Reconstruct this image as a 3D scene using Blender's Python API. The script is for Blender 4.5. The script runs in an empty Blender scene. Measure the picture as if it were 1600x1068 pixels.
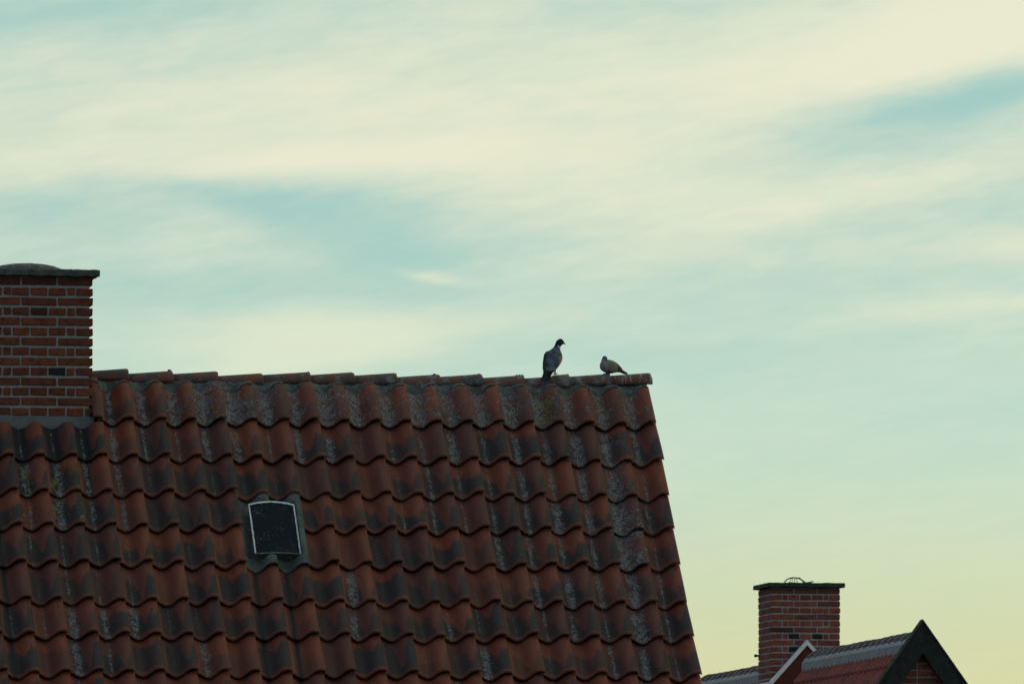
import bpy, bmesh, math, random
from math import sin, cos, tan, radians, pi
from mathutils import Vector, Matrix, noise

random.seed(7)
sc = bpy.context.scene
col = sc.collection

# ------------------------------------------------------------------ camera
AZ, EL, F = radians(9.5), radians(3.8), 16600.0      # heading, pitch, focal length (in 1/1600 of the width)
CAM = Vector((-12.528, -69.445, 3.552))
fw = Vector((sin(AZ)*cos(EL), cos(AZ)*cos(EL), sin(EL)))
rt = Vector((cos(AZ), -sin(AZ), 0))
up = rt.cross(fw)
cd = bpy.data.cameras.new('camera')
cam = bpy.data.objects.new('camera', cd); col.objects.link(cam)
cam.location = CAM
cam.rotation_euler = (pi/2 + EL, 0, -AZ)
cd.sensor_width = 36; cd.lens = F/1600*36
cd.clip_start = 1; cd.clip_end = 5000
cd.dof.use_dof = True; cd.dof.focus_distance = 70.5; cd.dof.aperture_fstop = 22
sc.camera = cam
SUN_AZ, SUN_EL = radians(62), radians(7)

# ------------------------------------------------------------------ node helper
class NT:
    def __init__(s, tree): s.t = tree; s.N = tree.nodes; s.L = tree.links
    def n(s, typ, **kw):
        o = s.N.new(typ)
        for k, v in kw.items(): setattr(o, k, v)
        return o
    def put(s, sock, v):
        if v is None: return
        if hasattr(v, 'is_output'): s.L.new(v, sock)
        elif isinstance(v, (tuple, list)) and sock.type == 'RGBA' and len(v) == 3: sock.default_value = (*v, 1)
        else: sock.default_value = v
    def m(s, op, a, b=None, c=None, clamp=False):
        o = s.n('ShaderNodeMath', operation=op, use_clamp=clamp)
        s.put(o.inputs[0], a); s.put(o.inputs[1], b)
        if c is not None: s.put(o.inputs[2], c)
        return o.outputs[0]
    def vm(s, op, a, b=None):
        o = s.n('ShaderNodeVectorMath', operation=op)
        s.put(o.inputs[0], a); s.put(o.inputs[1], b)
        return o.outputs['Value'] if op in ('DOT_PRODUCT', 'LENGTH') else o.outputs[0]
    def ss(s, x, a, b, lo=0.0, hi=1.0):
        o = s.n('ShaderNodeMapRange', interpolation_type='SMOOTHSTEP')
        s.put(o.inputs[0], x); s.put(o.inputs[1], a); s.put(o.inputs[2], b); s.put(o.inputs[3], lo); s.put(o.inputs[4], hi)
        return o.outputs[0]
    def mix(s, f, a, b, blend='MIX'):
        o = s.n('ShaderNodeMix', data_type='RGBA', blend_type=blend)
        s.put(o.inputs[0], f); s.put(o.inputs[6], a); s.put(o.inputs[7], b)
        return o.outputs[2]
    def noise(s, vec, scale, detail=4, rough=.55, col=False):
        o = s.n('ShaderNodeTexNoise'); s.put(o.inputs['Vector'], vec)
        o.inputs['Scale'].default_value = scale; o.inputs['Detail'].default_value = detail; o.inputs['Roughness'].default_value = rough
        return o.outputs[1] if col else o.outputs[0]
    def comb(s, x, y, z):
        o = s.n('ShaderNodeCombineXYZ'); s.put(o.inputs[0], x); s.put(o.inputs[1], y); s.put(o.inputs[2], z); return o.outputs[0]
    def sep(s, v):
        o = s.n('ShaderNodeSeparateXYZ'); s.put(o.inputs[0], v); return o.outputs

# ------------------------------------------------------------------ sky
world = bpy.data.worlds.new('World'); sc.world = world; world.use_nodes = True
w = NT(world.node_tree); w.N.clear()
out = w.n('ShaderNodeOutputWorld')
sky = w.n('ShaderNodeTexSky', sky_type='NISHITA', sun_disc=False)
sky.sun_elevation = SUN_EL; sky.sun_rotation = SUN_AZ; sky.altitude = 10
bg1 = w.n('ShaderNodeBackground'); w.put(bg1.inputs[0], sky.outputs[0]); bg1.inputs[1].default_value = .08
D = w.n('ShaderNodeTexCoord').outputs['Generated']
dx, dy, dz = w.sep(D)
az = w.m('ARCTAN2', dx, dy); el = w.m('ARCSINE', dz)
U = w.m('MULTIPLY_ADD', w.m('SUBTRACT', az, AZ), F/1600, .5)           # azimuth, in widths of a 5.5 degree field
V = w.m('MULTIPLY_ADD', w.m('SUBTRACT', el, EL), -F/1600, .33375)      # elevation, same unit, downwards
nv = w.comb(w.m('MULTIPLY', dx, 10.4), w.m('MULTIPLY', dy, 10.4), w.m('MULTIPLY', dz, 32.0))
shear = w.comb(w.m('MULTIPLY', dx, 10.4), w.m('MULTIPLY', dy, 10.4), w.m('SUBTRACT', w.m('MULTIPLY', dz, 44.0), w.m('MULTIPLY', dx, 7.0)))
wn = w.noise(nv, 2.2, 5, .55, col=True)
wv = w.sep(wn)
Uw = w.m('ADD', U, w.m('MULTIPLY', w.m('SUBTRACT', wv[0], .5), .16))
Vw = w.m('ADD', V, w.m('MULTIPLY', w.m('SUBTRACT', wv[1], .5), .05))
UV = w.comb(Uw, Vw, 0)
n1 = w.noise(nv, 1.6, 6, .5)
n2 = w.noise(shear, 3.5, 7, .55)
n3 = w.noise(shear, 14, 5, .6)
c = w.m('MULTIPLY_ADD', w.m('SUBTRACT', n1, .5), .75, .42)
c = w.m('ADD', c, w.m('MULTIPLY', w.m('SUBTRACT', n2, .5), .55))
c = w.m('ADD', c, w.m('MULTIPLY', w.m('SUBTRACT', n3, .5), .36))
# cloud banks and clear gaps: azimuth, elevation (from the top), half sizes, tilt, amount
BANKS = [
 (.20, .120, .34, .050, -2, .24), (.55, .085, .30, .070, 8, .30), (.76, .085, .20, .050, 12, .34), (.97, .015, .17, .050, 8, .60),
 (.45, .150, .22, .018, 2, .25), (.62, .190, .17, .040, -4, .30), (.30, .340, .13, .030, 10, .55), (.42, .325, .10, .02, 0, .22),
 (.86, .185, .20, .022, 12, .28), (.90, .305, .22, .012, 5, .28), (.97, .235, .14, .016, 6, .20), (.445, .271, .035, .006, -12, .5), (.62, .265, .25, .020, 3, .10),
 (.08, .155, .16, .02, 4, .25), (.34, .350, .15, .018, 4, .42), (.20, .335, .12, .014, 3, .18),
 (.10, .010, .26, .022, 3, -.38), (.99, .083, .11, .016, 15, -.62), (.93, .105, .10, .02, 8, -.2), (.92, .052, .14, .018, 14, .25), (.90, .125, .12, .035, 4, -.28), (.29, .192, .15, .013, -3, -.35), (.34, .212, .13, .02, -8, -.30), (.27, .160, .16, .012, 3, .20),
 (.37, .245, .12, .026, -14, -.32), (.10, .280, .24, .030, 0, -.24), (.32, .285, .18, .022, 0, -.24), (.57, .345, .16, .02, 0, -.20),
 (.03, .215, .14, .022, 0, -.20), (.76, .275, .20, .016, 4, -.14), (.82, .365, .18, .018, 0, -.08), (1.0, .17, .1, .02, 0, -.2),
]
for (u0, v0, ru, rv, rot, amp) in BANKS:
    mp = w.n('ShaderNodeMapping', vector_type='TEXTURE'); w.put(mp.inputs[0], UV)
    mp.inputs[1].default_value = (u0, v0, 0); mp.inputs[2].default_value = (0, 0, -radians(rot)); mp.inputs[3].default_value = (ru, rv, 1)
    q = w.vm('DOT_PRODUCT', mp.outputs[0], mp.outputs[0])
    c = w.m('MULTIPLY_ADD', w.m('POWER', .3679, q), amp if amp > 0 else amp*.85, c)
n4 = w.noise(w.vm('ADD', shear, (4, 2, 7)), 34, 5, .6)
c = w.m('ADD', c, w.m('MULTIPLY', w.m('SUBTRACT', n4, .5), .18))
c = w.ss(c, -.18, 1.12)
veil = w.mix(c, (.375, .630, .590), (.87, .87, .66))
low = w.ss(V, .40, .72)
veil = w.mix(w.ss(V, .17, .44, 0, .55), veil, (.60, .79, .64))
veil = w.mix(w.m('MULTIPLY', low, .92), veil, (.73, .73, .385))
# brighter towards the low sun, dimmer in the opposite half of the sky
sd = (sin(SUN_AZ)*cos(SUN_EL), cos(SUN_AZ)*cos(SUN_EL), sin(SUN_EL))
g = w.ss(w.vm('DOT_PRODUCT', D, sd), -.8, .75)
veil = w.mix(1.0, veil, w.mix(g, (.355, .350, .58), (1, 1, 1)), 'MULTIPLY')
bg2 = w.n('ShaderNodeBackground'); w.put(bg2.inputs[0], veil); bg2.inputs[1].default_value = 1.0
ms = w.n('ShaderNodeMixShader'); ms.inputs[0].default_value = .92
w.L.new(bg1.outputs[0], ms.inputs[1]); w.L.new(bg2.outputs[0], ms.inputs[2]); w.L.new(ms.outputs[0], out.inputs[0])

sl = bpy.data.lights.new('sun', 'SUN'); sl.energy = 1.0; sl.angle = radians(6); sl.color = (1, .72, .45)
sun = bpy.data.objects.new('sun', sl); col.objects.link(sun)
sun.rotation_euler = Vector(sd).to_track_quat('Z', 'Y').to_euler()

sc.view_settings.view_transform = 'Standard'; sc.view_settings.look = 'None'
sc.view_settings.exposure = 0; sc.view_settings.gamma = 1; sc.view_settings.use_curve_mapping = False
sc.cycles.max_bounces = 6

# ------------------------------------------------------------------ materials
def mat(name, rough=.8, spec=.25):
    m = bpy.data.materials.new(name); m.use_nodes = True
    t = NT(m.node_tree); b = t.N['Principled BSDF']
    b.inputs['Roughness'].default_value = rough; b.inputs['Specular IOR Level'].default_value = spec
    return m, t, b
def bump(t, b, h, dist, strength=1.0):
    o = t.n('ShaderNodeBump'); t.put(o.inputs['Height'], h); o.inputs['Distance'].default_value = dist; o.inputs['Strength'].default_value = strength
    t.L.new(o.outputs[0], b.inputs['Normal'])
def objpos(t, k=13.0):
    oi = t.n('ShaderNodeObjectInfo'); tc = t.n('ShaderNodeTexCoord')
    r = oi.outputs['Random']
    off = t.comb(t.m('MULTIPLY', r, k), t.m('MULTIPLY', r, k*2.7), t.m('MULTIPLY', r, k*5.1))
    return t.vm('ADD', tc.outputs['Object'], off), r, oi.outputs['Color'], oi.outputs['Alpha']
def frac(t, r, k): return t.m('FRACT', t.m('MULTIPLY', r, k))

def tile_material():
    m, t, b = mat('weathered_clay_tile', .72, .3)
    P, r, C, A = objpos(t)
    cs = t.n('ShaderNodeSeparateColor'); t.put(cs.inputs[0], C)
    lich, dark, yel = cs.outputs
    uv = t.sep(t.n('ShaderNodeTexCoord').outputs['UV'])
    x, y = uv[0], uv[1]                       # metres across and along the tile
    r2, r3, r4 = frac(t, r, 37.7), frac(t, r, 91.3), frac(t, r, 171.9)
    nb = t.noise(P, 9, 4); nf = t.noise(P, 55, 5, .6); nh = t.noise(P, 300, 3, .6)
    streak = t.noise(t.vm('MULTIPLY', P, (60, 9, 20)), 1, 4, .6)
    tone = t.m('ADD', t.m('MULTIPLY', r2, .75), t.m('MULTIPLY', nb, .35))
    base = t.mix(t.ss(tone, .15, .95), (.205, .046, .022), (.098, .033, .029))
    base = t.mix(t.ss(r4, .75, .95), base, (.20, .052, .024))
    base = t.mix(t.ss(streak, .35, .75, 0, .55), base, (.085, .034, .026))
    base = t.mix(t.ss(nh, .5, .8, 0, .35), base, (.28, .11, .06))
    # soot and algae: starts a hand below the course above, ragged edge, reaches nearly to the foot
    bx = t.m('DIVIDE', t.m('SUBTRACT', x, t.m('MULTIPLY_ADD', r3, .04, .145)), .028)
    tongue = t.m('POWER', .3679, t.m('MULTIPLY', bx, bx))
    yy = t.m('ADD', y, t.m('MULTIPLY', t.m('SUBTRACT', nb, .5), .22))
    yy = t.m('ADD', yy, t.m('MULTIPLY', t.m('SUBTRACT', nf, .5), .10))
    yy = t.m('ADD', yy, t.m('MULTIPLY', t.m('SUBTRACT', streak, .5), .10))
    yy = t.m('SUBTRACT', yy, t.m('MULTIPLY', tongue, t.m('MULTIPLY_ADD', r2, .22, .03)))
    start = t.m('MULTIPLY_ADD', r4, .14, .085)
    ms_ = t.ss(yy, t.m('SUBTRACT', start, .02), t.m('ADD', start, t.m('MULTIPLY_ADD', r3, .09, .03)))
    me = t.ss(t.m('ADD', y, t.m('MULTIPLY', t.m('SUBTRACT', nf, .5), .05)), .375, .405, 1, 0)
    edge = t.ss(t.m('ADD', x, t.m('MULTIPLY', nf, .02)), .045, .062)
    dm = t.m('MULTIPLY', t.m('MULTIPLY', ms_, me), t.m('MULTIPLY', edge, dark))
    dm = t.m('MULTIPLY', dm, t.ss(nf, .22, .5, .72, 1))
    dcol = t.mix(t.ss(t.m('ADD', t.m('MULTIPLY', nh, .5), t.m('MULTIPLY', nf, .5)), .4, .66), (.020, .015, .017), (.052, .042, .043))
    cl = t.mix(dm, base, dcol)
    # foot edge: brownish moss line
    foot = t.ss(y, .395, .415)
    cl = t.mix(t.m('MULTIPLY', foot, .6), cl, t.mix(nf, (.09, .04, .02), (.05, .035, .02)))
    # trough streak: soot, and in one left column painted shade of misaligned tiles
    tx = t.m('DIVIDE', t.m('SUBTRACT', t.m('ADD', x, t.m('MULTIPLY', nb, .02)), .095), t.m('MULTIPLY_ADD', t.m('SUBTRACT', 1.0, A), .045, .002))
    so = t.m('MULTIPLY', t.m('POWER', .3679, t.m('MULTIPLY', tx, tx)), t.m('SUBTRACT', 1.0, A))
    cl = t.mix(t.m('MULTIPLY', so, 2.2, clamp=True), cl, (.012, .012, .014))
    # lichen crust
    v = t.n('ShaderNodeTexVoronoi'); t.put(v.inputs['Vector'], t.vm('ADD', P, t.vm('MULTIPLY', t.noise(P, 60, 3, .5, col=True), (.02, .02, .02)))); v.inputs['Scale'].default_value = 95
    crust = t.noise(P, 52, 6, .66)
    lx = t.m('DIVIDE', t.m('SUBTRACT', x, t.m('MULTIPLY_ADD', r3, .025, .078)), t.m('MULTIPLY_ADD', lich, .050, .007))
    band = t.m('POWER', .3679, t.m('MULTIPLY', lx, lx))
    lm = t.m('ADD', t.m('MULTIPLY', band, .50), t.m('MULTIPLY', t.m('SUBTRACT', crust, .5), 1.25))
    lm = t.m('ADD', lm, t.m('MULTIPLY', t.m('SUBTRACT', nb, .5), .9))
    lm = t.m('ADD', lm, t.m('MULTIPLY', t.m('SUBTRACT', lich, .6), .45))
    lm = t.m('MULTIPLY', t.m('MULTIPLY', t.ss(lm, .14, .40), t.ss(lich, .02, .12)), t.ss(t.noise(P, 26, 3, .6), .36, .54, .10, 1))
    lcol = t.mix(t.ss(v.outputs[0], .1, .6), (.36, .375, .395), (.085, .085, .090))
    cl = t.mix(t.m('MULTIPLY', lm, .85), cl, lcol)
    # scattered pale specks
    sp = t.ss(t.noise(P, 75, 2, .5), .74, .78)
    cl = t.mix(t.m('MULTIPLY', sp, .55), cl, (.26, .26, .27))
    # yellow lichen rosettes
    ym = t.m('MULTIPLY', t.ss(t.m('ADD', t.noise(P, 13, 2, .5), t.m('MULTIPLY', t.m('SUBTRACT', crust, .5), .5)), .62, .67), yel)
    cl = t.mix(t.m('MULTIPLY', ym, .8), cl, t.mix(crust, (.20, .15, .012), (.11, .11, .02)))
    t.put(b.inputs['Base Color'], cl)
    h = t.m('ADD', t.m('MULTIPLY', nf, .5), t.m('ADD', t.m('MULTIPLY', crust, .25), t.m('MULTIPLY', lm, .5)))
    bump(t, b, h, .004, .8)
    return m

def brick_material(name, c1, c2, c3, dirt=.3):
    m, t, b = mat(name, .85, .2)
    P, r, C, A = objpos(t)
    r2, r3 = frac(t, r, 57.1), frac(t, r, 133.7)
    n = t.noise(P, 22, 5, .6); f = t.noise(P, 160, 4, .65)
    cl = t.mix(t.ss(r2, .1, .9), c1, c2)
    cl = t.mix(t.m('MULTIPLY', t.ss(r3, .975, .995), .8), cl, c3)
    cl = t.mix(t.ss(n, .4, .72, 0, .75), cl, tuple(v*.45 for v in c2))
    cl = t.mix(t.ss(f, .45, .8, 0, dirt), cl, (.11, .07, .06))
    cl = t.mix(C, (.02, .02, .02), cl) if False else cl
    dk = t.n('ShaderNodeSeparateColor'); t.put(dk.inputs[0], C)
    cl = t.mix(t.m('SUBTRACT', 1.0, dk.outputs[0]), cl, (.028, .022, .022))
    t.put(b.inputs['Base Color'], cl)
    bump(t, b, t.m('ADD', n, t.m('MULTIPLY', f, .6)), .004, .8)
    return m

def rough_material(name, c1, c2, scale=30, spots=None, bd=.004, rough=.9):
    m, t, b = mat(name, rough, .2)
    P, r, C, A = objpos(t)
    n = t.noise(P, scale, 6, .62); f = t.noise(P, scale*7, 4, .65)
    cl = t.mix(t.ss(n, .35, .68), c1, c2)
    cl = t.mix(t.ss(f, .45, .75, 0, .4), cl, tuple(v*.4 for v in c1))
    if spots:
        cl = t.mix(t.m('MULTIPLY', t.ss(t.noise(P, scale*2.3, 4, .6), .58, .66), .8), cl, spots)
    t.put(b.inputs['Base Color'], cl)
    bump(t, b, t.m('ADD', n, t.m('MULTIPLY', f, .5)), bd, .9)
    return m

M_TILE = tile_material()
M_BRICK = brick_material('red_brown_brick', (.235, .064, .034), (.150, .045, .030), (.03, .022, .022))
M_BRICK2 = brick_material('far_red_brick', (.32, .090, .055), (.20, .064, .048), (.04, .028, .026), .4)
M_MORTAR = rough_material('grey_joint_mortar', (.24, .25, .26), (.33, .34, .35), 40, None, .003)
M_MORTAR2 = rough_material('far_joint_mortar', (.32, .32, .34), (.40, .40, .41), 30, None, .003)
M_BED = rough_material('mossy_ridge_mortar', (.075, .085, .082), (.135, .145, .142), 18, (.24, .25, .25), .008)
M_SKIRT = rough_material('chimney_base_render', (.14, .155, .16), (.18, .195, .20), 14, None, .003)
M_CAP = rough_material('dark_weathered_concrete', (.085, .090, .092), (.14, .146, .146), 25, None, .008)
M_DOME = rough_material('speckled_mortar_dome', (.07, .066, .07), (.15, .135, .125), 14, (.36, .34, .24), .01)
M_CAP2 = rough_material('green_stained_slab', (.030, .046, .036), (.058, .072, .060), 20, None, .006)
M_ZINC = rough_material('grey_ridge_mortar', (.28, .29, .32), (.38, .39, .41), 14, None, .01)
M_WHITE = rough_material('white_painted_trim', (.92, .92, .92), (.84, .85, .86), 8, None, .001, .6)
M_BLACK = rough_material('black_tarred_board', (.016, .019, .022), (.032, .036, .040), 9, (.045, .045, .045), .003, .7)
M_MOSS = rough_material('green_moss', (.02, .04, .018), (.045, .07, .03), 30, None, .01)
M_PLATE = rough_material('grey_green_cast_plate', (.060, .076, .074), (.12, .135, .128), 9, (.17, .18, .175), .003, .7)
M_RIM = rough_material('worn_pale_rim', (.72, .74, .76), (.60, .62, .65), 40, (.08, .09, .10), .001, .6)
M_WOOD = rough_material('roof_boards', (.08, .06, .045), (.12, .09, .06), 10)
M_WALL = rough_material('house_wall_brick_plain', (.16, .06, .04), (.22, .08, .05), 6)
M_RED = rough_material('red_brown_cladding', (.14, .036, .026), (.10, .03, .024), 10, None, .003)
M_WIRE = rough_material('rusted_dark_wire', (.03, .04, .035), (.05, .05, .045), 40, None, .001, .6)
M_GRASS = rough_material('lawn', (.03, .055, .02), (.05, .075, .03), 2)

def far_tile_material():
    m, t, b = mat('far_red_tile', .75, .3)
    P, r, C, A = objpos(t)
    n = t.noise(P, 3.5, 5, .6); f = t.noise(P, 30, 4, .6)
    cl = t.mix(t.ss(n, .35, .7), (.30, .070, .048), (.16, .044, .036))
    cl = t.mix(t.ss(f, .4, .75, 0, .5), cl, (.06, .026, .024))
    t.put(b.inputs['Base Color'], cl); bump(t, b, f, .004)
    return m
M_TILE2 = far_tile_material()

def ridge_material():
    m, t, b = mat('weathered_ridge_tile', .75, .28)
    P, r, C, A = objpos(t)
    cs = t.n('ShaderNodeSeparateColor'); t.put(cs.inputs[0], C)
    lich, dark, yel = cs.outputs
    r2 = frac(t, r, 37.7)
    nb = t.noise(P, 11, 5, .6); nf = t.noise(P, 70, 5, .65); cr = t.noise(P, 150, 4, .7)
    base = t.mix(r2, (.25, .068, .034), (.155, .052, .034))
    base = t.mix(t.ss(nf, .4, .7, 0, .5), base, (.10, .04, .03))
    dm = t.m('MULTIPLY', t.ss(t.m('ADD', nb, t.m('MULTIPLY', t.m('SUBTRACT', nf, .5), .4)), .44, .54), dark)
    cl = t.mix(dm, base, t.mix(cr, (.035, .035, .04), (.075, .075, .08)))
    lm = t.ss(t.m('ADD', t.m('ADD', t.m('MULTIPLY', t.m('SUBTRACT', cr, .5), 1.1), t.m('MULTIPLY', t.m('SUBTRACT', t.noise(P, 17, 3), .5), 1.2)), t.m('MULTIPLY', lich, .35)), .22, .36)
    cl = t.mix(t.m('MULTIPLY', lm, .75), cl, t.mix(cr, (.12, .14, .15), (.26, .28, .28)))
    dr = t.m('MULTIPLY', t.ss(t.noise(t.vm('MULTIPLY', P, (75, 8, 8)), 1, 3, .6), .58, .66), yel)
    cl = t.mix(t.m('MULTIPLY', dr, .7), cl, (.45, .42, .42))
    t.put(b.inputs['Base Color'], cl)
    bump(t, b, t.m('ADD', nf, t.m('MULTIPLY', lm, .6)), .005, .9)
    return m
M_RIDGE = ridge_material()

m, t, b = mat('dark_roof_glass', .8, .03)
P, r, C, A = objpos(t)
gsp = t.m('MULTIPLY', t.ss(t.m('ADD', t.noise(P, 90, 4, .7), t.m('MULTIPLY', t.m('SUBTRACT', t.noise(P, 9, 2), .5), .5)), .60, .68), .8)
t.put(b.inputs['Base Color'], t.mix(gsp, t.mix(t.noise(P, 12, 5), (.010, .014, .019), (.017, .022, .030)), (.12, .13, .14)))
t.put(b.inputs['Roughness'], t.ss(t.noise(P, 20, 4), .3, .7, .45, .8))
M_GLASS = m

# ------------------------------------------------------------------ object helpers
def link(name, me, material=None, parent=None, smooth=False):
    o = bpy.data.objects.new(name, me); col.objects.link(o)
    if material and not me.materials: me.materials.append(material)
    if smooth: me.polygons.foreach_set('use_smooth', [True]*len(me.polygons))
    if parent: o.parent = parent
    return o
def empty(name, loc=(0, 0, 0), parent=None):
    o = bpy.data.objects.new(name, None); col.objects.link(o); o.location = loc; o.empty_display_size = .2
    if parent: o.parent = parent
    return o
def tag(o, label=None, cat=None, group=None, kind=None):
    if label: o['label'] = label
    if cat: o['category'] = cat
    if group: o['group'] = group
    if kind: o['kind'] = kind
    return o
def mesh_from(name, verts, faces, smooth=False):
    me = bpy.data.meshes.new(name); me.from_pydata(verts, [], faces); me.update()
    bm = bmesh.new(); bm.from_mesh(me); bmesh.ops.recalc_face_normals(bm, faces=bm.faces); bm.to_mesh(me); bm.free()
    if smooth: me.polygons.foreach_set('use_smooth', [True]*len(me.polygons))
    return me
def bm_mesh(name, bm, smooth=False):
    bmesh.ops.recalc_face_normals(bm, faces=bm.faces)
    me = bpy.data.meshes.new(name); bm.to_mesh(me); bm.free()
    if smooth: me.polygons.foreach_set('use_smooth', [True]*len(me.polygons))
    return me
def add_box(bm, c, s, bev=0, rot=None, jit=0):
    r = bmesh.ops.create_cube(bm, size=1)
    vs = r['verts']
    for v in vs:
        v.co = Vector((v.co.x*s[0], v.co.y*s[1], v.co.z*s[2])) + Vector([random.uniform(-jit, jit) for _ in range(3)])
        if rot: v.co = rot @ v.co
        v.co += Vector(c)
    if bev:
        es = list({e for v in vs for e in v.link_edges})
        bmesh.ops.bevel(bm, geom=es, offset=bev, segments=1, affect='EDGES')
def box_mesh(name, c, s, bev=0, rot=None, jit=0):
    bm = bmesh.new(); add_box(bm, c, s, bev, rot, jit); return bm_mesh(name, bm)
def prism(name, pts, a, b, axis='x'):
    """closed polygon pts extruded from a to b along an axis; pts are (y,z) for x, (x,z) for y"""
    n = len(pts)
    f3 = (lambda p, t_: (t_, p[0], p[1])) if axis == 'x' else (lambda p, t_: (p[0], t_, p[1]))
    v = [f3(p, a) for p in pts] + [f3(p, b) for p in pts]
    f = [list(range(n)), list(range(n, 2*n))[::-1]] + [[i, (i+1) % n, n+(i+1) % n, n+i] for i in range(n)]
    return mesh_from(name, v, f)
def tube(bm, pts, rad, seg=6):
    rings = []
    for i, p in enumerate(pts):
        p = Vector(p)
        d = (Vector(pts[min(i+1, len(pts)-1)]) - Vector(pts[max(i-1, 0)])).normalized()
        a = d.orthogonal().normalized(); b_ = d.cross(a)
        rr = rad[i] if isinstance(rad, (list, tuple)) else rad
        rings.append([bm.verts.new(p + (a*cos(2*pi*k/seg) + b_*sin(2*pi*k/seg))*rr) for k in range(seg)])
    for r0, r1 in zip(rings, rings[1:]):
        # match starting vertex to avoid twisting
        k0 = min(range(seg), key=lambda k: (r1[k].co - r0[0].co).length)
        for k in range(seg):
            bm.faces.new((r0[k], r0[(k+1) % seg], r1[(k+1+k0) % seg], r1[(k+k0) % seg]))
    bm.faces.new(rings[0]); bm.faces.new(rings[-1])

# ------------------------------------------------------------------ ground
tag(link('ground', mesh_from('ground', [(-2000, -2000, 0), (2000, -2000, 0), (2000, 2000, 0), (-2000, 2000, 0)], [(0, 1, 2, 3)]), M_GRASS), 'grass ground below the houses', None, None, 'structure')

# ------------------------------------------------------------------ main house
PITCH = radians(47); RZ = 8.0; TW = .2045; NCOL = 40; LEN = TW*NCOL
def rp(x, s, n=0, side=1):
    return Vector((x, side*(-s*cos(PITCH) - n*sin(PITCH)), RZ - s*sin(PITCH) + n*cos(PITCH)))
house = empty('tiled_house', (-LEN/2, 0, 0))
tag(house, 'weathered red pantile roofed house with a light hatch, filling the lower left', 'house')
def hl(name, me, material=None, parent=None, smooth=False):
    """link a mesh given in world coordinates under the house"""
    o = link(name, me, material, parent or house, smooth)
    o.matrix_parent_inverse = Matrix.Translation(-house.location) if not parent else Matrix()
    return o
SL = 5.35
ez = RZ - SL*sin(PITCH); ey = SL*cos(PITCH)
x0, x1 = -LEN+.05, -.07
hl('wall', prism('wall', [(-ey+.3, 0), (ey-.3, 0), (ey-.3, ez+.22), (0, RZ-.10), (-ey+.3, ez+.22)], x0+.02, x1-.03), M_WALL)
roof = hl('roof', prism('roof', [(0, RZ-.03), (-ey+.1, ez+.08), (-ey+.1, ez+.04), (0, RZ-.075), (ey-.1, ez+.04), (ey-.1, ez+.08)], x0, x1), M_WOOD)

# pantile
TH = .0195; TL = .42; WX = .235
PROF = [(0, .040), (.012, .040), (.03, .037), (.045, .028), (.06, .016), (.078, .005), (.095, 0), (.112, .003), (.128, .014),
        (.144, .031), (.159, .048), (.173, .060), (.187, .067), (.204, .069), (.221, .067), (.2318, .062), (.2350, .055)]
PROF = [(x, z*1.13 if x > .08 else z*1.08) for x, z in PROF]
def tile_mesh(name, seed, xa=0.0, cut_low=None):
    rnd = random.Random(seed)
    prof = [p for p in PROF if p[0] >= xa]
    wob = [rnd.uniform(-.0016, .0016) for _ in prof]; tw = rnd.uniform(-.003, .003); amp = rnd.uniform(.95, 1.06); bend = rnd.uniform(-.0025, .0035)
    ys = [0, .1, .2, .3, .37, .405]
    # around the foot: rounded lip
    rows = []
    def top(i, y):
        x, z = prof[i]
        t_ = y/TL
        return z*amp*(.84 + .16*min(1, t_*1.25)) + .031*y/.343 + wob[i]*t_ + tw*(x/WX-.5)*t_ + bend*sin(pi*t_)
    nx = len(prof)
    if cut_low: ys = [cut_low] + ys[1:]
    for y in ys: rows.append([(prof[i][0], -y, top(i, y)) for i in range(nx)])
    lip = rnd.uniform(-.004, .004)
    for (dy, dz_) in ((.0115, -.002), (.0150, -.0070), (.0145, -.0130), (.009, -.0182)):
        rows.append([(prof[i][0], -(.405+dy+lip*(prof[i][0]/WX-.5)), top(i, .405) + dz_) for i in range(nx)])
    for y in (.37, .2, cut_low or 0): rows.append([(prof[i][0] - (.004 if i == nx-1 else 0), -y, top(i, y) - TH) for i in range(nx)])
    verts = [p for r_ in rows for p in r_]
    faces = []; nr = len(rows)
    for j in range(nr):
        j2 = (j+1) % nr
        for i in range(nx-1):
            faces.append((j*nx+i, j*nx+i+1, j2*nx+i+1, j2*nx+i))
    faces.append([j*nx for j in range(nr)]); faces.append([j*nx+nx-1 for j in range(nr)][::-1])
    me = mesh_from(name, verts, faces, True)
    for p in me.polygons:
        if len(p.vertices) > 4: p.use_smooth = False
    bm = bmesh.new(); bm.from_mesh(me)
    uvl = bm.loops.layers.uv.new('UVMap')
    for f in bm.faces:
        sharp = len(f.verts) > 4
        for l in f.loops:
            l[uvl].uv = (l.vert.co.x, -l.vert.co.y)
            if sharp: l.edge.smooth = False
    bm.to_mesh(me); bm.free()
    me.materials.append(M_TILE)
    return me
TILES = [tile_mesh('pantile_%d' % i, i) for i in range(10)]
HALF = tile_mesh('half_pantile', 99, .16)
CUT = tile_mesh('cut_pantile', 98, 0, .090)
TOP = [tile_mesh('top_pantile_%d' % i, 60+i, 0, .042) for i in range(5)]
FOOT = [.537, .885, 1.219, 1.538, 1.873, 2.223, 2.536, 2.876, 3.22, 3.56, 3.90, 4.24, 4.58, 4.92, 5.26]
RF = Matrix(((1, 0, 0), (0, cos(PITCH), -sin(PITCH)), (0, sin(PITCH), cos(PITCH))))   # tile frame: local -y runs down the slope
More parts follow.
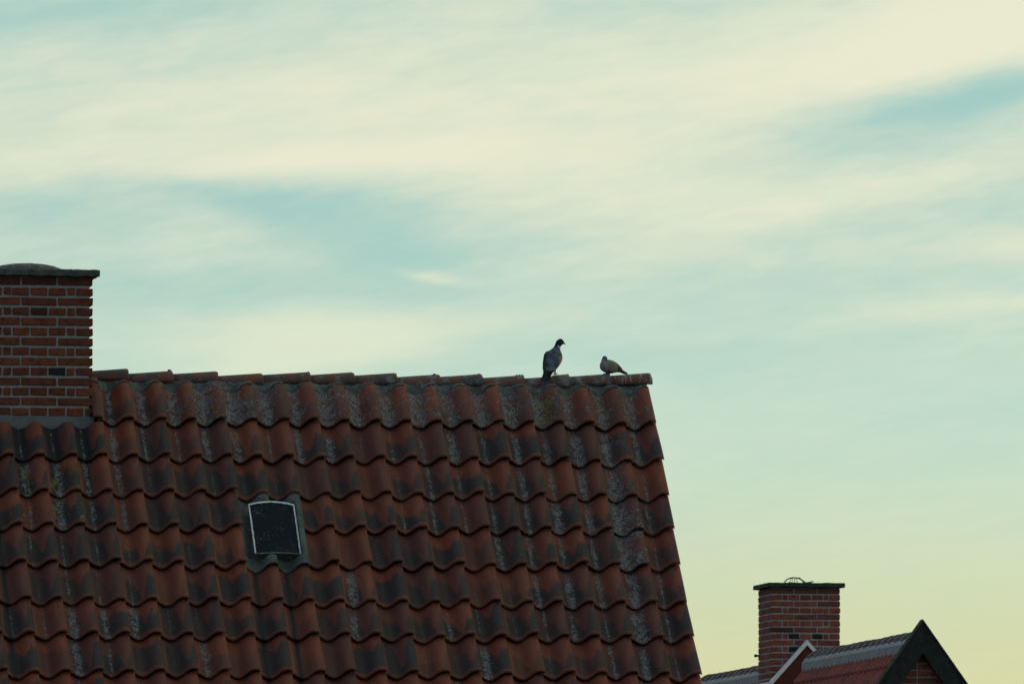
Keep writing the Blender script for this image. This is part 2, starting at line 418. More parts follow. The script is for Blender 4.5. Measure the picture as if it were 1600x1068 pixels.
def tile_matrix(k, row, side=1, jitter=True):
    s = FOOT[row] - TL
    j = random.uniform if jitter else (lambda a, b_: 0)
    x = -.012 - TW*(k+1) - .0305 + j(-.002, .002) + .004*sin(k*1.7+row)
    loc = rp(x, s + j(-.005, .005) + (.012 if jitter and random.random() < .06 else 0) + .004*sin(k*.9+row*2.1), j(0, .0025))
    m_ = Matrix.Translation(loc) @ RF.to_4x4() @ Matrix.Rotation(j(-.013, .013), 4, 'Z') @ Matrix.Rotation(j(-.01, .01), 4, 'Y')
    if side < 0:
        m_ = Matrix.Translation((-LEN, 0, 0)) @ Matrix.Rotation(pi, 4, 'Z') @ m_
    return m_
LICH_COL = {0: .25, 1: .95, 2: .55, 3: .55, 4: .5, 5: .35, 6: .2, 19: .5, 18: .45, 20: .3, 17: .35, 7: .25, 8: .15}
first = True
joined = []
for row in range(15):
    for k in range(NCOL):
        if row in (3, 4) and k in (12, 13): continue
        if row == 0 and 19 <= k <= 21: continue
        mt = tile_matrix(k, row)
        if row == 2 and k in (12, 13): mt = Matrix.Translation(rp(0, .022) - rp(0, 0)) @ mt
        if row >= 10 or k >= 28:
            joined.append(mt); continue
        rnd = random.random()
        me = TILES[random.randrange(10)]
        if row == 0: me = random.choice(TOP)
        if row == 0 and k == 18: me = HALF
        if row == 1 and 18 <= k <= 21: me = CUT
        o = bpy.data.objects.new('pantile', me); col.objects.link(o)
        o.parent = roof; o.matrix_parent_inverse = Matrix(); o.matrix_local = mt
        l = LICH_COL.get(k, .06)*random.uniform(.6, 1.15)*(1.0 if row < 7 else .5)
        if k > 1 and row > 3 and random.random() < .5: l *= .3
        if row == 0: l = random.uniform(.65, 1.0) if k < 15 else random.uniform(.3, .7)
        if row == 1: l = max(l, random.uniform(.0, .55))
        if random.random() < .07: l = max(l, .5)
        dk = random.choice([1, 1, 1, .95, .9, .8, .55, .35]) if row else random.uniform(.3, .8)
        if row == 1 and 17 < k < 22: dk = 1
        if row == 1 and 18 <= k <= 21: l = .12
        yel = 0.0
        if (row, k) in ((0, 3), (0, 1), (2, 19), (2, 20), (3, 19), (3, 20), (0, 14)): yel = 1.0
        soot_or_shade = 0.0
        if k in (12, 13) and row > 4: soot_or_shade = .45
        if k == 21 and 2 <= row <= 7: soot_or_shade = .45  # shade between misaligned tiles, painted into this column's troughs
        if row in (1, 2) and 18 <= k <= 21: soot_or_shade = .9 if row == 1 else .6
        if (row, k) == (0, 17): soot_or_shade = .5
        o.color = (l, dk, yel, 1-soot_or_shade)
# rest of the slope and the back slope, out of the photograph
vs, fs, uvs = [], [], []
def low_tile(mt):
    b0 = len(vs); P_ = PROF[1::3] + [PROF[-1]]
    for y in (0, .41):
        for (x, z) in P_: vs.append(mt @ Vector((x, -y, z + .031*y/.343))); uvs.append((x, y))
    for (x, z) in P_: vs.append(mt @ Vector((x, -.41, z + .037 - TH))); uvs.append((x, .415))
    n = len(P_)
    for j in range(2):
        for i in range(n-1): fs.append((b0+j*n+i, b0+j*n+i+1, b0+(j+1)*n+i+1, b0+(j+1)*n+i))
def set_uv(me):
    ul = me.uv_layers.new(name='UVMap')
    for l in me.loops: ul.data[l.index].uv = uvs[l.vertex_index]
for mt in joined: low_tile(mt)
me = bpy.data.meshes.new('lower_pantiles'); me.from_pydata(vs, [], fs); me.update(); set_uv(me)
o = tag(hl('lower_pantiles', me, M_TILE, roof, True), None, None, None, 'stuff'); o.color = (.08, .7, 0, 1)
vs, fs, uvs = [], [], []
for row in range(15):
    for k in range(NCOL):
        if row < 1 and 18 <= (NCOL-1-k) <= 22: continue
        low_tile(tile_matrix(k, row, -1))
me = bpy.data.meshes.new('rear_pantiles'); me.from_pydata(vs, [], fs); me.update(); set_uv(me)
o = tag(hl('rear_pantiles', me, M_TILE, roof, True), None, None, None, 'stuff'); o.color = (.08, .7, 0, 1)

# ridge tiles: tapered half rounds, the wide end laps the next one to the right
def ridge_mesh(name, L, seed, w0=.098, h0=.063, w1=.118, h1=.084, th=.014):
    rnd = random.Random(seed); n = 14
    rows = []
    st = [0, .3, .6, .86, .97, 1.0]
    ph = [rnd.uniform(-.0025, .0025) for _ in range(n+1)]
    for (outer) in (1, 0):
        seq = st if outer else st[::-1]
        for t_ in seq:
            a = w0 + (w1-w0)*t_; h = h0 + (h1-h0)*t_
            if outer and t_ == 1.0: a -= .004; h -= .004
            if not outer: a -= th; h -= th
            rows.append([(t_*L + (ph[i] if t_ > .9 else 0), -a*cos(pi*i/n), h*sin(pi*i/n)**.85) for i in range(n+1)])
    nx = n+1; nr = len(rows)
    verts = [p for r_ in rows for p in r_]
    faces = [(j*nx+i, j*nx+i+1, ((j+1) % nr)*nx+i+1, ((j+1) % nr)*nx+i) for j in range(nr) for i in range(n)]
    faces.append([j*nx for j in range(nr)]); faces.append([j*nx+n for j in range(nr)][::-1])
    me = mesh_from(name, verts, faces, True)
    for p in me.polygons:
        if len(p.vertices) > 4: p.use_smooth = False
    me.materials.append(M_RIDGE)
    return me
ends = [199, 268, 338, 408, 482, 549, 616, 684, 750, 816, 885, 951, 1015]
ends = [(p-1010)/233.2 - (0 if p > 500 else .004) for p in ends]
prev = -3.757
rinfo = [(.2, .9), (.25, 1), (.3, .95), (.3, .7), (.35, .8), (.5, .7), (.6, .8), (.7, .6), (.7, .9), (.6, .7), (.9, .9), (.8, .9), (.45, .6)]
def at(px, py, Y):
    d = fw + rt*((px-800)/F) - up*((py-534)/F)
    return CAM + d*((Y-CAM.y)/d.y)
tops = [575.5, 579.2, 579.5, 582.6, 581, 581.2, 582, 584.4, 584, 585.7, 586.5, 583.8, 582.3]
def ridge_z(i): return at([199, 268, 338, 408, 482, 549, 616, 684, 750, 816, 885, 951, 1015][i], tops[i], 0).z - .0876
for i, e in enumerate(ends):
    L = e - prev + .03
    xs = prev - .03
    if i == 0: xs = -3.80; L = e - xs
    me = ridge_mesh('ridge_tile', L, i)
    o = hl('ridge_tile', me, None, roof)
    zr = ridge_z(i)
    o.location = (xs, random.uniform(-.003, .003), zr)
    o.rotation_euler = (random.uniform(-.02, .02), -.012 + random.uniform(-.003, .003), random.uniform(-.01, .01))
    o.color = (rinfo[i][0], rinfo[i][1], 1.0 if i == 12 else 0, 1)
    prev = e
# a broken-off lap end on the tile below the pigeon
o = hl('ridge_tile', ridge_mesh('ridge_lap', .105, 77, .112, .080, .120, .092), None, roof)
o.location = ((862-1010)/233.2, 0, at(868, 584.6, 0).z-.088); o.color = (.9, .9, .6, 1)
RL = ridge_mesh('ridge_tile_left', .33, 50)
x = -4.50
while x > -LEN - .1:
    o = hl('ridge_tile', RL, None, roof); o.location = (x-.3, 0, 7.95); o.color = (.3, .9, 0, 1); x -= .3

# mortar bedding under the ridge tiles, filling the troughs
def surf_n(x):
    """tile surface height above the roof plane near the ridge"""
    u = ((-x - .012 - .0305*0) % TW)
    xl = .0305 + (TW - u) 
    xl = min(max(xl, 0), .2349)
    for (a, za), (b_, zb) in zip(PROF, PROF[1:]):
        if a <= xl <= b_: return za + (zb-za)*(xl-a)/(b_-a)
    return .04
def bedding(side, xa, xb):
    verts, faces = [], []
    n = int((xb-xa)/.012); rows = 7
    for i in range(n+1):
        x = xa + (xb-xa)*i/n
        h = surf_n(x) if side > 0 else surf_n(-LEN - x)
        nz = noise.noise(Vector((x*14, 3.1, side))); nz2 = noise.noise(Vector((x*45, 9.1, side)))
        sb = .172 + .030*(1-h/.066) + .012*nz + .005*nz2
        bot = rp(x, sb, h*.93 + .008); top = Vector((x, -.096, 7.938 + .004*nz2))
        if side < 0: bot.y = bot.y
        for j in range(rows):
            t_ = j/(rows-2) if j < rows-1 else 1
            p = top.lerp(bot, t_)
            if 0 < j < rows-2:
                bl = .010*sin(pi*t_) * (1 if h > .03 else .4)
                d = noise.noise(Vector((x*30, t_*5, side*3)))*.006 + noise.noise(Vector((x*90, t_*9, side*3)))*.0035
                p += Vector((0, -.75, .65))*(bl + d)
            if j == rows-1: p += Vector((0, .03, -.05))
            if side < 0: p.y = -p.y
            verts.append(p)
    for i in range(n):
        for j in range(rows-1):
            a = i*rows+j; faces.append((a, a+1, a+rows+1, a+rows))
    # end cap down to the roof apex
    for i in (0, n):
        c_ = len(verts); verts.append(Vector((verts[i*rows].x, 0, 7.96))); verts.append(Vector((verts[i*rows].x, 0, 7.82)))
        faces.append([i*rows+j for j in range(rows)] + [c_+1, c_])
    return mesh_from('ridge_mortar', verts, faces)
XR = -.025
hl('ridge_mortar', bedding(1, -3.77, XR), M_BED, roof)
hl('ridge_mortar', bedding(1, -LEN, -4.45), M_BED, roof)
hl('ridge_mortar', bedding(-1, -3.77, XR), M_BED, roof)
hl('ridge_mortar', bedding(-1, -LEN, -4.45), M_BED, roof)
# verge boards under the outer tiles
for side in (1, -1):
    a = rp(0, .12, -.03, side); b_ = rp(0, SL-.1, -.03, side); c_ = rp(0, SL-.1, -.17, side); d = rp(0, .12, -.17, side)
    hl('verge_board', prism('verge_board', [(q.y, q.z) for q in (a, b_, c_, d)], x1+.003, x1+.028), M_BLACK)
# moss tufts on the ridge
def tufts(name, pts, material, parent, r=(.004, .010)):
    bm = bmesh.new()
    for p in pts:
        rr = random.uniform(*r)
        s_ = bmesh.ops.create_icosphere(bm, subdivisions=1, radius=rr)
        for v in s_['verts']: v.co = Vector((v.co.x*random.uniform(.8, 1.6), v.co.y, v.co.z*random.uniform(.6, 1.1))) + Vector(p)
    me = bm_mesh(name, bm)
    return me
pts = [((px_-1010)/233.2 + random.uniform(-.012, .012), random.uniform(-.02, .01), at(px_, float(__import__('numpy').interp(px_, [199, 408, 549, 684, 816, 951, 1015], [576.5, 582.6, 582.5, 585, 586.5, 584.5, 583])), 0).z + random.uniform(-.002, .003)) for px_ in (475, 479, 742, 746, 808, 812, 945, 677, 262) for _ in range(3)]
tag(hl('moss_tuft', tufts('moss_tuft', pts, M_MOSS, roof), M_MOSS, roof), None, None, None, 'stuff')

# ------------------------------------------------------------------ brick chimneys
BR = {}
def brick_mesh(lx, ly, lz, material, tagname):
    key = (round(lx, 3), round(ly, 3), tagname, random.randrange(4))
    if key not in BR:
        me = box_mesh('brick', (0, 0, 0), (lx, ly, lz), .0035, None, .0022); me.materials.append(material); BR[key] = me
    return BR[key]
def chimney(parent, ox, oy, ztop, courses, ch, material, mortar, all_header_last=False, recess=(.006, .006), dark=()):
    """ox, oy: front left corner (x min, y min); bricks go down from ztop"""
    W = .708; J = .012; H = .108; S = .228; Q = .048; bh = ch - .0155
    core = box_mesh('joint_mortar', (ox+W/2 + (recess[0]-recess[1])/2*0 - (recess[1]-recess[0])/2, oy+W/2, ztop-courses*ch/2-.002), (W-recess[0]-recess[1], W-.014, courses*ch-.006))
    hl2('joint_mortar', core, mortar, parent)
    def put(cx, cy, z, lx, ly, r=1.0):
        o = bpy.data.objects.new('brick', brick_mesh(lx, ly, bh, material, material.name)); col.objects.link(o)
        o.parent = parent; o.location = Vector((cx, cy, z)) + Vector((random.uniform(-.0012, .0012), random.uniform(-.002, .002), random.uniform(-.0012, .0012))) - parent_world(parent)
        o.rotation_euler = (random.uniform(-.004, .004), random.uniform(-.007, .007), random.uniform(-.006, .006))
        o.color = (r, 1, 1, 1)
    for c_ in range(courses):
        z = ztop - (c_+.5)*ch - .002
        headers = c_ % 2 == 1 or (all_header_last and c_ == courses-1)
        xs = [H, Q, H, H, H, Q, H] if (c_ % 2 == 1 and not (all_header_last and c_ == courses-1)) else ([H]*6 if headers else [S]*3)
        if len(xs) == 6: xs = [Q] + [H]*5 + [Q-.012+.012] 
        x = ox
        gap = (W - sum(xs))/(len(xs)-1)
        dep = S if headers else H
        for i, lx in enumerate(xs):
            for f in (0, 1):
                cy = oy + dep/2 if f == 0 else oy + W - dep/2
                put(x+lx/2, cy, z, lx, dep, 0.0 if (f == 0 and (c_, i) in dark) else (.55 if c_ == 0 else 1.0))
            x += lx + gap
        side_n = [H, H] if headers else [S, S]
        inner = W - 2*dep; g_ = (inner - sum(side_n))/(len(side_n)+1)
        y = oy + dep + g_
        for ly in side_n:
            for sx in (0, 1):
                put(ox+H/2 if sx == 0 else ox+W-H/2, y+ly/2, z, H, ly)
            y += ly + g_
WP = {}
def parent_world(o): return WP.get(o.name, Vector((0, 0, 0)))
def hl2(name, me, material, parent, smooth=False):
    o = link(name, me, material, parent, smooth); o.location = -parent_world(parent); return o

ch1 = hl('chimney', prism('flue_core', [(-.2, 7.3), (.2, 7.3), (.2, 8.59), (-.2, 8.59)], -4.465+.15, -3.757-.15), M_MORTAR)
chimney(ch1, -4.465, -.354, 8.603, 14, .0657, M_BRICK, M_MORTAR, True, (.018, .022), dark=((9, 4),))
hl2('base_render', box_mesh('base_render', (-4.111, 0, 7.366), (.724, .760, .632)), M_SKIRT, ch1)
# slab with rough edges
def slab_mesh(name, cx, cy, z0_, z1_, wx, wy, nse=.003, cell=.02, chamfer=.0):
    bm = bmesh.new()
    bmesh.ops.create_cube(bm, size=1)
    for v in bm.verts:
        k = 1.0
        sx, sy = wx, wy
        if v.co.z < 0: sx -= chamfer; sy -= chamfer
        v.co = Vector((cx+v.co.x*sx, cy+v.co.y*sy, (z0_+z1_)/2+v.co.z*(z1_-z0_)))
    bmesh.ops.subdivide_edges(bm, edges=[e for e in bm.edges if e.calc_length() > .2], cuts=int(wx/cell), use_grid_fill=True)
    bmesh.ops.bevel(bm, geom=[e for e in bm.edges if len(e.link_faces) == 2 and e.calc_face_angle(0) > 1], offset=.005, segments=1, affect='EDGES')
    for v in bm.verts:
        v.co += Vector((noise.noise(v.co*25), noise.noise(v.co*25+Vector((5, 5, 5))), noise.noise(v.co*22+Vector((9, 1, 3)))))*nse*1.5 + Vector((0, 0, noise.noise(v.co*80)*nse))
    return bm_mesh(name, bm)
hl2('cap_slab', slab_mesh('cap_slab', -4.111, 0, 8.602, 8.646, .708+.090, .80, .004, .02, .012), M_CAP, ch1)
bm = bmesh.new()
for i in range(0, 12):
    pass
nr, ns = 9, 40
ring = []
for j in range(nr+1):
    t_ = j/nr*pi/2
    rr = .258*cos(t_); zz = .066*sin(t_)
    if j == nr: ring.append([bm.verts.new((-4.155, 0, 8.645+zz))]); break
    ring.append([bm.verts.new(Vector((-4.155+rr*cos(2*pi*k/ns), rr*sin(2*pi*k/ns), 8.645+zz)) + Vector((0, 0, 1))*noise.noise(Vector((cos(2*pi*k/ns)*rr*30, sin(2*pi*k/ns)*rr*30, 7)))*.003) for k in range(ns)])
for a, b_ in zip(ring, ring[1:]):
    for k in range(ns):
        if len(b_) == 1: bm.faces.new((a[k], a[(k+1) % ns], b_[0]))
        else: bm.faces.new((a[k], a[(k+1) % ns], b_[(k+1) % ns], b_[k]))
hl2('mortar_dome', bm_mesh('mortar_dome', bm, True), M_DOME, ch1)
pts = [(-4.111+random.choice([random.uniform(.12, .36), random.uniform(-.38, -.26), random.uniform(.17, .28), random.uniform(.2, .27)]), random.uniform(-.38, -.33), 8.646) for _ in range(46)]
pts += [(-4.155+random.uniform(-.2, .2), -.05, 8.70+random.uniform(-.02, .004)) for _ in range(5)]
tag(hl2('moss_tuft', tufts('cap_moss', pts, M_CAP, ch1, (.002, .0075)), M_CAP, ch1), None, None, None, 'stuff')

# ------------------------------------------------------------------ roof light: cast plate over two by two tiles, raised box, glass
hatch = empty('roof_light', (0, 0, 0), roof)
tag(hatch, 'small dark roof light with a pale worn rim set in a grey-green wavy plate')
s_top, s_bot = FOOT[2] - .045, FOOT[4] + .024
kx = -.012 - TW*14           # left edge of the plate
verts, faces = [], []
nxp, nyp = 48, 48
def plate_h(x, s):
    u = (x - kx) % TW
    xl = u + .0305
    for (a, za), (b2, zb) in zip(PROF, PROF[1:]):
        if a <= xl <= b2: h = za + (zb-za)*(xl-a)/(b2-a); break
    else: h = .05
    mid = (s_top+s_bot)/2
    lift = .012 + .014*((s - s_top)/(s_bot-s_top))
    return h*1.22 + lift - .006
for j in range(nyp+1):
    s = s_top + (s_bot-s_top)*j/nyp
    for i in range(nxp+1):
        x = kx - .012 + (2*TW+.020)*i/nxp
        h = plate_h(min(max(x, kx+.0005), kx+2*TW-.0005), s)
        if i == nxp: h -= .022
        if kx+.050 < x < kx+.370 and 1.31 < s < 1.808: h = min(h, .040)
        verts.append(rp(x, s, h))
base = len(verts)
for i in range(nxp+1):
    x = kx - .012 + (2*TW+.020)*i/nxp
    h = plate_h(min(max(x, kx+.0005), kx+2*TW-.0005), s_bot) - .013
    verts.append(rp(x, s_bot-.002, h))
for j in range(nyp):
    for i in range(nxp):
        a = j*(nxp+1)+i; faces.append((a, a+1, a+nxp+2, a+nxp+1))
for i in range(nxp):
    a = nyp*(nxp+1)+i; faces.append((a, a+1, base+i+1, base+i))
hl('base_plate', mesh_from('base_plate', verts, faces, True), M_PLATE, hatch)
# box frame and lid. corners measured on the roof plane: x along the ridge, s down the slope
bx0, bx1 = kx + .062, kx + .062 + .303
bs0, bs1 = 1.338, 1.803
def arch(x):       # the lid is slightly arched across and along its head
    t_ = (x-bx0)/(bx1-bx0)*2-1
    return 1 - t_*t_
def lid(name, x0_, x1_, s0_, s1_, n0, n1, arch_n, arch_s, seg=12):
    verts, faces = [], []
    for lv in (0, 1):
        for i in range(seg+1):
            x = x0_ + (x1_-x0_)*i/seg; a_ = arch(min(max(x, bx0), bx1))
            nn = (n1 + arch_n*a_) if lv else n0
            verts.append(rp(x, s0_ - arch_s*a_, nn)); verts.append(rp(x, s1_, nn))
    k = 2*(seg+1)
    for i in range(seg):
        a = 2*i
        faces += [(a, a+1, a+3, a+2), (k+a, k+a+2, k+a+3, k+a+1), (a, a+2, k+a+2, k+a), (a+1, k+a+1, k+a+3, a+3)]
    faces += [(0, k, k+1, 1), (2*seg, 2*seg+1, k+2*seg+1, k+2*seg)]
    return mesh_from(name, verts, faces)
hl('upstand', lid('upstand', bx0+.006, bx1-.006, bs0+.012, bs1-.008, .03, .080, .010, .016), M_PLATE, hatch)
gl = hl('glass', lid('glass', bx0+.010, bx1-.010, bs0+.012, bs1-.010, .074, .0915, .010, .020), M_GLASS, hatch)
# rim strips: left, right, arched head and thin foot, chipped
def strip(name, ptsA, wdt, seg=14, th=.012, chips=True):
    """ptsA: list of (x, s, n, nx, ns) centre points with inward normals"""
    verts, faces = [], []
    for i, (x, s, n, ax, as_) in enumerate(ptsA):
        w_ = wdt*(1 + (noise.noise(Vector((x*60, s*60, 2)))*.5 if chips else 0))
        verts += [rp(x, s, n), rp(x+ax*w_, s+as_*w_, n), rp(x+ax*w_, s+as_*w_, n-th), rp(x, s, n-th)]
    for i in range(len(ptsA)-1):
        a = 4*i
        for q in range(4): faces.append((a+q, a+(q+1) % 4, a+4+(q+1) % 4, a+4+q))
    faces += [(0, 1, 2, 3), tuple(4*(len(ptsA)-1)+q for q in (3, 2, 1, 0))]
    return mesh_from(name, verts, faces)
N = 24
hl('rim', strip('rim', [(bx0, bs0 + (bs1-bs0)*i/N, .095, 1, 0) for i in range(N+1)], .009), M_RIM, hatch)
hl('rim', strip('rim', [(bx1, bs0 + (bs1-bs0)*i/N, .095, -1, 0) for i in range(N+1)], .009), M_RIM, hatch)
hl('rim', strip('rim', [(bx0+(bx1-bx0)*i/N, bs0 - .020*arch(bx0+(bx1-bx0)*i/N), .096 + .010*arch(bx0+(bx1-bx0)*i/N), 0, 1) for i in range(N+1)], .013), M_RIM, hatch)
hl('rim', strip('rim', [(bx0+(bx1-bx0)*i/N, bs1, .095+.010*arch(bx0+(bx1-bx0)*i/N), 0, -1) for i in range(N+1)], .010), M_PLATE, hatch)

# ------------------------------------------------------------------ far houses
AX = 8.13
def far_roof(parent, ya, yb, rz, pitch, run, material, far=False):
    """two tiled slopes left and right of a ridge that runs away along y; courses and rolls are real relief"""
    p = pitch; tw = .205; co = .33
    objs = []
    for side in (-1, 1):
        verts, faces = [], []
        ny = max(2, int((yb-ya)/tw))*8
        s = .0; rows = []
        while s < run:
            rows.append((s, 0.0)); rows.append((min(s+co, run)-.002, .022)); s += co
        for (s_, n_) in rows:
            for i in range(ny+1):
                y = ya + (yb-ya)*i/ny
                u = (i % 8)/8
                h = [.022, .006, .0, .009, .028, .044, .048, .038][i % 8] + n_
                verts.append((AX + side*(s_*cos(p) + h*sin(p)), y, rz - s_*sin(p) + h*cos(p)))
        for j in range(len(rows)-1):
            for i in range(ny): a = j*(ny+1)+i; faces.append((a, a+1, a+ny+2, a+ny+1))
        me = mesh_from('roof_slope', verts, faces)
        o = link('roof_tiles', me, material, parent); o.location = -parent.location; tag(o, None, None, None, 'stuff')
    return
def far_ridge(parent, ya, yb, rz, n):
    verts, faces = [], []
    # grey bedding band
    N_ = int((yb-ya)/.03)
    for i in range(N_+1):
        y = ya + (yb-ya)*i/N_
        w_ = .128 + .012*noise.noise(Vector((0, y*9, 3))); dd = .108 + .014*noise.noise(Vector((0, y*16, 8)))
        for (dx_, dz_) in ((-w_-.016, -dd-.035), (-w_-.014, -dd+.05), (-.105, -.01), (0, .0), (.105, -.01), (w_+.014, -dd+.05), (w_+.016, -dd-.035)):
            verts.append((AX+dx_, y, rz+.035+dz_))
    for i in range(N_):
        for j in range(6): a = i*7+j; faces.append((a, a+1, a+8, a+7))
    faces += [list(range(7)), list(range(N_*7, N_*7+7))]
    o = link('ridge_mortar', mesh_from('ridge_mortar', verts, faces), M_ZINC, parent); o.location = -parent.location
    me = None
    L = (yb-ya)/n
    bm = bmesh.new(); sg = 10; rg = []
    for (t_, r_) in ((0, .112), (.08, .118), (.85, .098), (1.0, .094)):
        rg.append([bm.verts.new((r_*cos(pi*k/sg), t_*(L+.03), r_*.78*sin(pi*k/sg))) for k in range(sg+1)])
    for a, b_ in zip(rg, rg[1:]):
        for k in range(sg): bm.faces.new((a[k], a[k+1], b_[k+1], b_[k]))
    bm.faces.new(rg[0]); bm.faces.new(rg[-1])
    me = bm_mesh('far_ridge_tile', bm, False); me.materials.append(M_RIDGE2)
    for i in range(n):
        o = bpy.data.objects.new('ridge_tile', me); col.objects.link(o); o.parent = parent
        o.location = Vector((AX, ya + i*L, rz+.012+random.uniform(-.004, .004))) - parent.location
        o.rotation_euler = (random.uniform(-.01, .01), 0, 0)
M_RIDGE2 = rough_material('grey_red_ridge_tile', (.13, .085, .085), (.17, .16, .18), 9, (.22, .22, .24), .006)

FY = 30.17; FP = radians(52.5)
gable = empty('gabled_house', (AX, 33, 0))
tag(gable, 'red tiled house behind with black bargeboards on its pointed brick gable', 'house')
zr = 7.44                                       # top of the roof plane at the ridge
far_roof(gable, FY+.06, 35.42, zr, FP, 6.0, M_TILE2)
far_ridge(gable, FY+.10, 35.50, zr, 17)
hw = 6.0*cos(FP)
o = link('wall', prism('wall', [(AX-hw+.4, 0), (AX+hw-.4, 0), (AX+hw-.4, zr-6*sin(FP)+.4), (AX, zr-.12), (AX-hw+.4, zr-6*sin(FP)+.4)], FY+.124, 35.40, 'y'), M_MORTAR2, gable); o.location = -gable.location
# bricks of the gable that show between the boards
def gable_bricks(parent, z_top, rows, ch):
    tp = tan(FP)
    for c_ in range(rows):
        z = z_top - (c_+.5)*ch
        half = (z_top - z)/tp + .19
        if c_ % 2 == 0: pitch_, lx, off = .24, .228, .06
        else: pitch_, lx, off = .12, .108, .0
        k = -int(half/pitch_)-1
        while k*pitch_ < half:
            cx = k*pitch_ + off + .03
            if abs(cx) + lx/2 < half:
                o = bpy.data.objects.new('brick', brick_mesh(lx, .108, ch-.0125, M_BRICK2, 'g')); col.objects.link(o); o.parent = parent
                o.location = Vector((AX+cx, FY+.170, z)) - parent.location
                o.location.y += random.uniform(-.002, .002)
            k += 1
gable_bricks(gable, 7.36, 8, .0655)
# bargeboards, a mitred pair with a mossy top edge
zt = 7.647
def board(parent, side, y0_, y1_, off, wd, name, material, Lb=3.4):
    """parallel to the slope; off = drop of its upper edge below the apex line, wd = vertical height"""
    a, tp = AX, tan(FP+.035)
    pts = [(a, zt-off), (a+side*Lb, zt-off-Lb*tp), (a+side*Lb, zt-off-wd-Lb*tp), (a, zt-off-wd)]
    me = prism(name, pts, y0_, y1_, 'y')
    o = link(name, me, material, parent); o.location = -parent.location
    return o
for side in (-1, 1):
    board(gable, side, FY, FY+.035, .018, .305, 'bargeboard', M_BLACK)
    board(gable, side, FY-.012, FY+.13, .0, .022, 'mossy_capping', M_CAP2)
    board(gable, side, FY+.038, FY+.110, .030, .10, 'soffit_board', M_BLACK)
pts = []
for _ in range(70):
    s_ = random.uniform(0, .9); sd_ = random.choice((-1, 1))
    pts.append((AX+sd_*s_*cos(FP+.035), FY+random.uniform(0, .1), zt - s_*sin(FP+.035)))
o = link('moss_tuft', tufts('moss', pts, M_MOSS, gable, (.003, .010)), M_MOSS, gable); o.location = -gable.location; tag(o, None, None, None, 'stuff')

h2 = empty('chimney_house', (AX, 38, 0))
tag(h2, 'farthest red tiled house with a square brick chimney standing on its ridge', 'house')
zr2 = 7.40
far_roof(h2, 36.30, 41.5, zr2, FP, 6.0, M_TILE2)
far_ridge(h2, 36.75, 41.5, zr2, 15)
o = link('wall', prism('wall', [(AX-hw+.4, 0), (AX+hw-.4, 0), (AX+hw-.4, zr2-6*sin(FP)+.4), (AX, zr2-.14), (AX-hw+.4, zr2-6*sin(FP)+.4)], 36.32, 41.45, 'y'), M_BRICK2, h2); o.location = -h2.location
CX0, CY0 = AX-.354, 36.0
c2 = link('chimney', box_mesh('flue_core', (AX, CY0+.354, 7.6), (.4, .4, 1.15)), M_MORTAR2, h2); c2.location = -h2.location
WP[c2.name] = Vector((0, 0, 0))
chimney(c2, CX0, CY0, 8.198, 18, .0655, M_BRICK2, M_MORTAR2, False, (.006, .006), dark=((7, 2), (7, 4), (9, 2)))
hl2('cap_slab', slab_mesh('cap_slab2', AX, CY0+.354, 8.200, 8.246, .708+.09, .798, .003, .03), M_CAP2, c2)
bm = bmesh.new()
cx, cy, cz = AX-.065, CY0+.28, 8.245
arc = [(cx+.10*cos(pi*i/12), cy, cz+.066*sin(pi*i/12)**.9) for i in range(13)]
tube(bm, arc, .0065)
pass
for a in (-.05, -.02, .015, .045):
    tube(bm, [(cx+a*1.1, cy+random.uniform(0, .06), cz), (cx+a*.5, cy, cz+.063)], .0032, 5)
tube(bm, [(cx+.05, cy, cz+.068), (cx+.09, cy, cz+.035), (cx+.13, cy, cz+.012), (cx+.175, cy, cz+.004)], .006)
tube(bm, [(cx+.04, cy-.03, cz+.006), (cx+.12, cy-.02, cz+.012), (cx+.195, cy-.02, cz+.028)], .007)
tube(bm, [(cx-.12, cy, cz+.0), (cx-.04, cy, cz+.012), (cx+.08, cy, cz+.006)], .009)
hl2('wire_guard', bm_mesh('wire_guard', bm, True), M_WIRE, c2)
bm = bmesh.new(); tube(bm, [(CX0+.02, CY0+.62, 7.53), (CX0-.045, CY0+.62, 7.53)], .011); tube(bm, [(CX0-.045, CY0+.62, 7.545), (CX0-.045, CY0+.62, 7.515)], .014)
hl2('iron_peg', bm_mesh('iron_peg', bm), M_WIRE, c2)
# gabled casing in front of the chimney foot with white trim
yf = CY0 - .075
tp = tan(radians(48)); pk = 7.668
o = link('casing', prism('casing', [(AX-.368, 6.9), (AX+.368, 6.9), (AX+.368, pk-.03-.368*tp), (AX, pk-.03), (AX-.368, pk-.03-.368*tp)], yf+.012, CY0-.004, 'y'), M_RED, h2); o.location = -h2.location
for side in (-1, 1):
    e_ = .378
    pts = [(AX, pk), (AX+side*e_, pk-e_*tp), (AX+side*e_, pk-.052-e_*tp), (AX, pk-.052)]
    o = link('white_trim', prism('white_trim', pts, yf-.010, CY0-.002, 'y'), M_WHITE, h2); o.location = -h2.location
    xx = AX + side*.372
    o = link('white_trim', box_mesh('white_trim', (xx, CY0+.35, pk-.03-e_*tp), (.022, .715, .050)), M_WHITE, h2); o.location = -h2.location

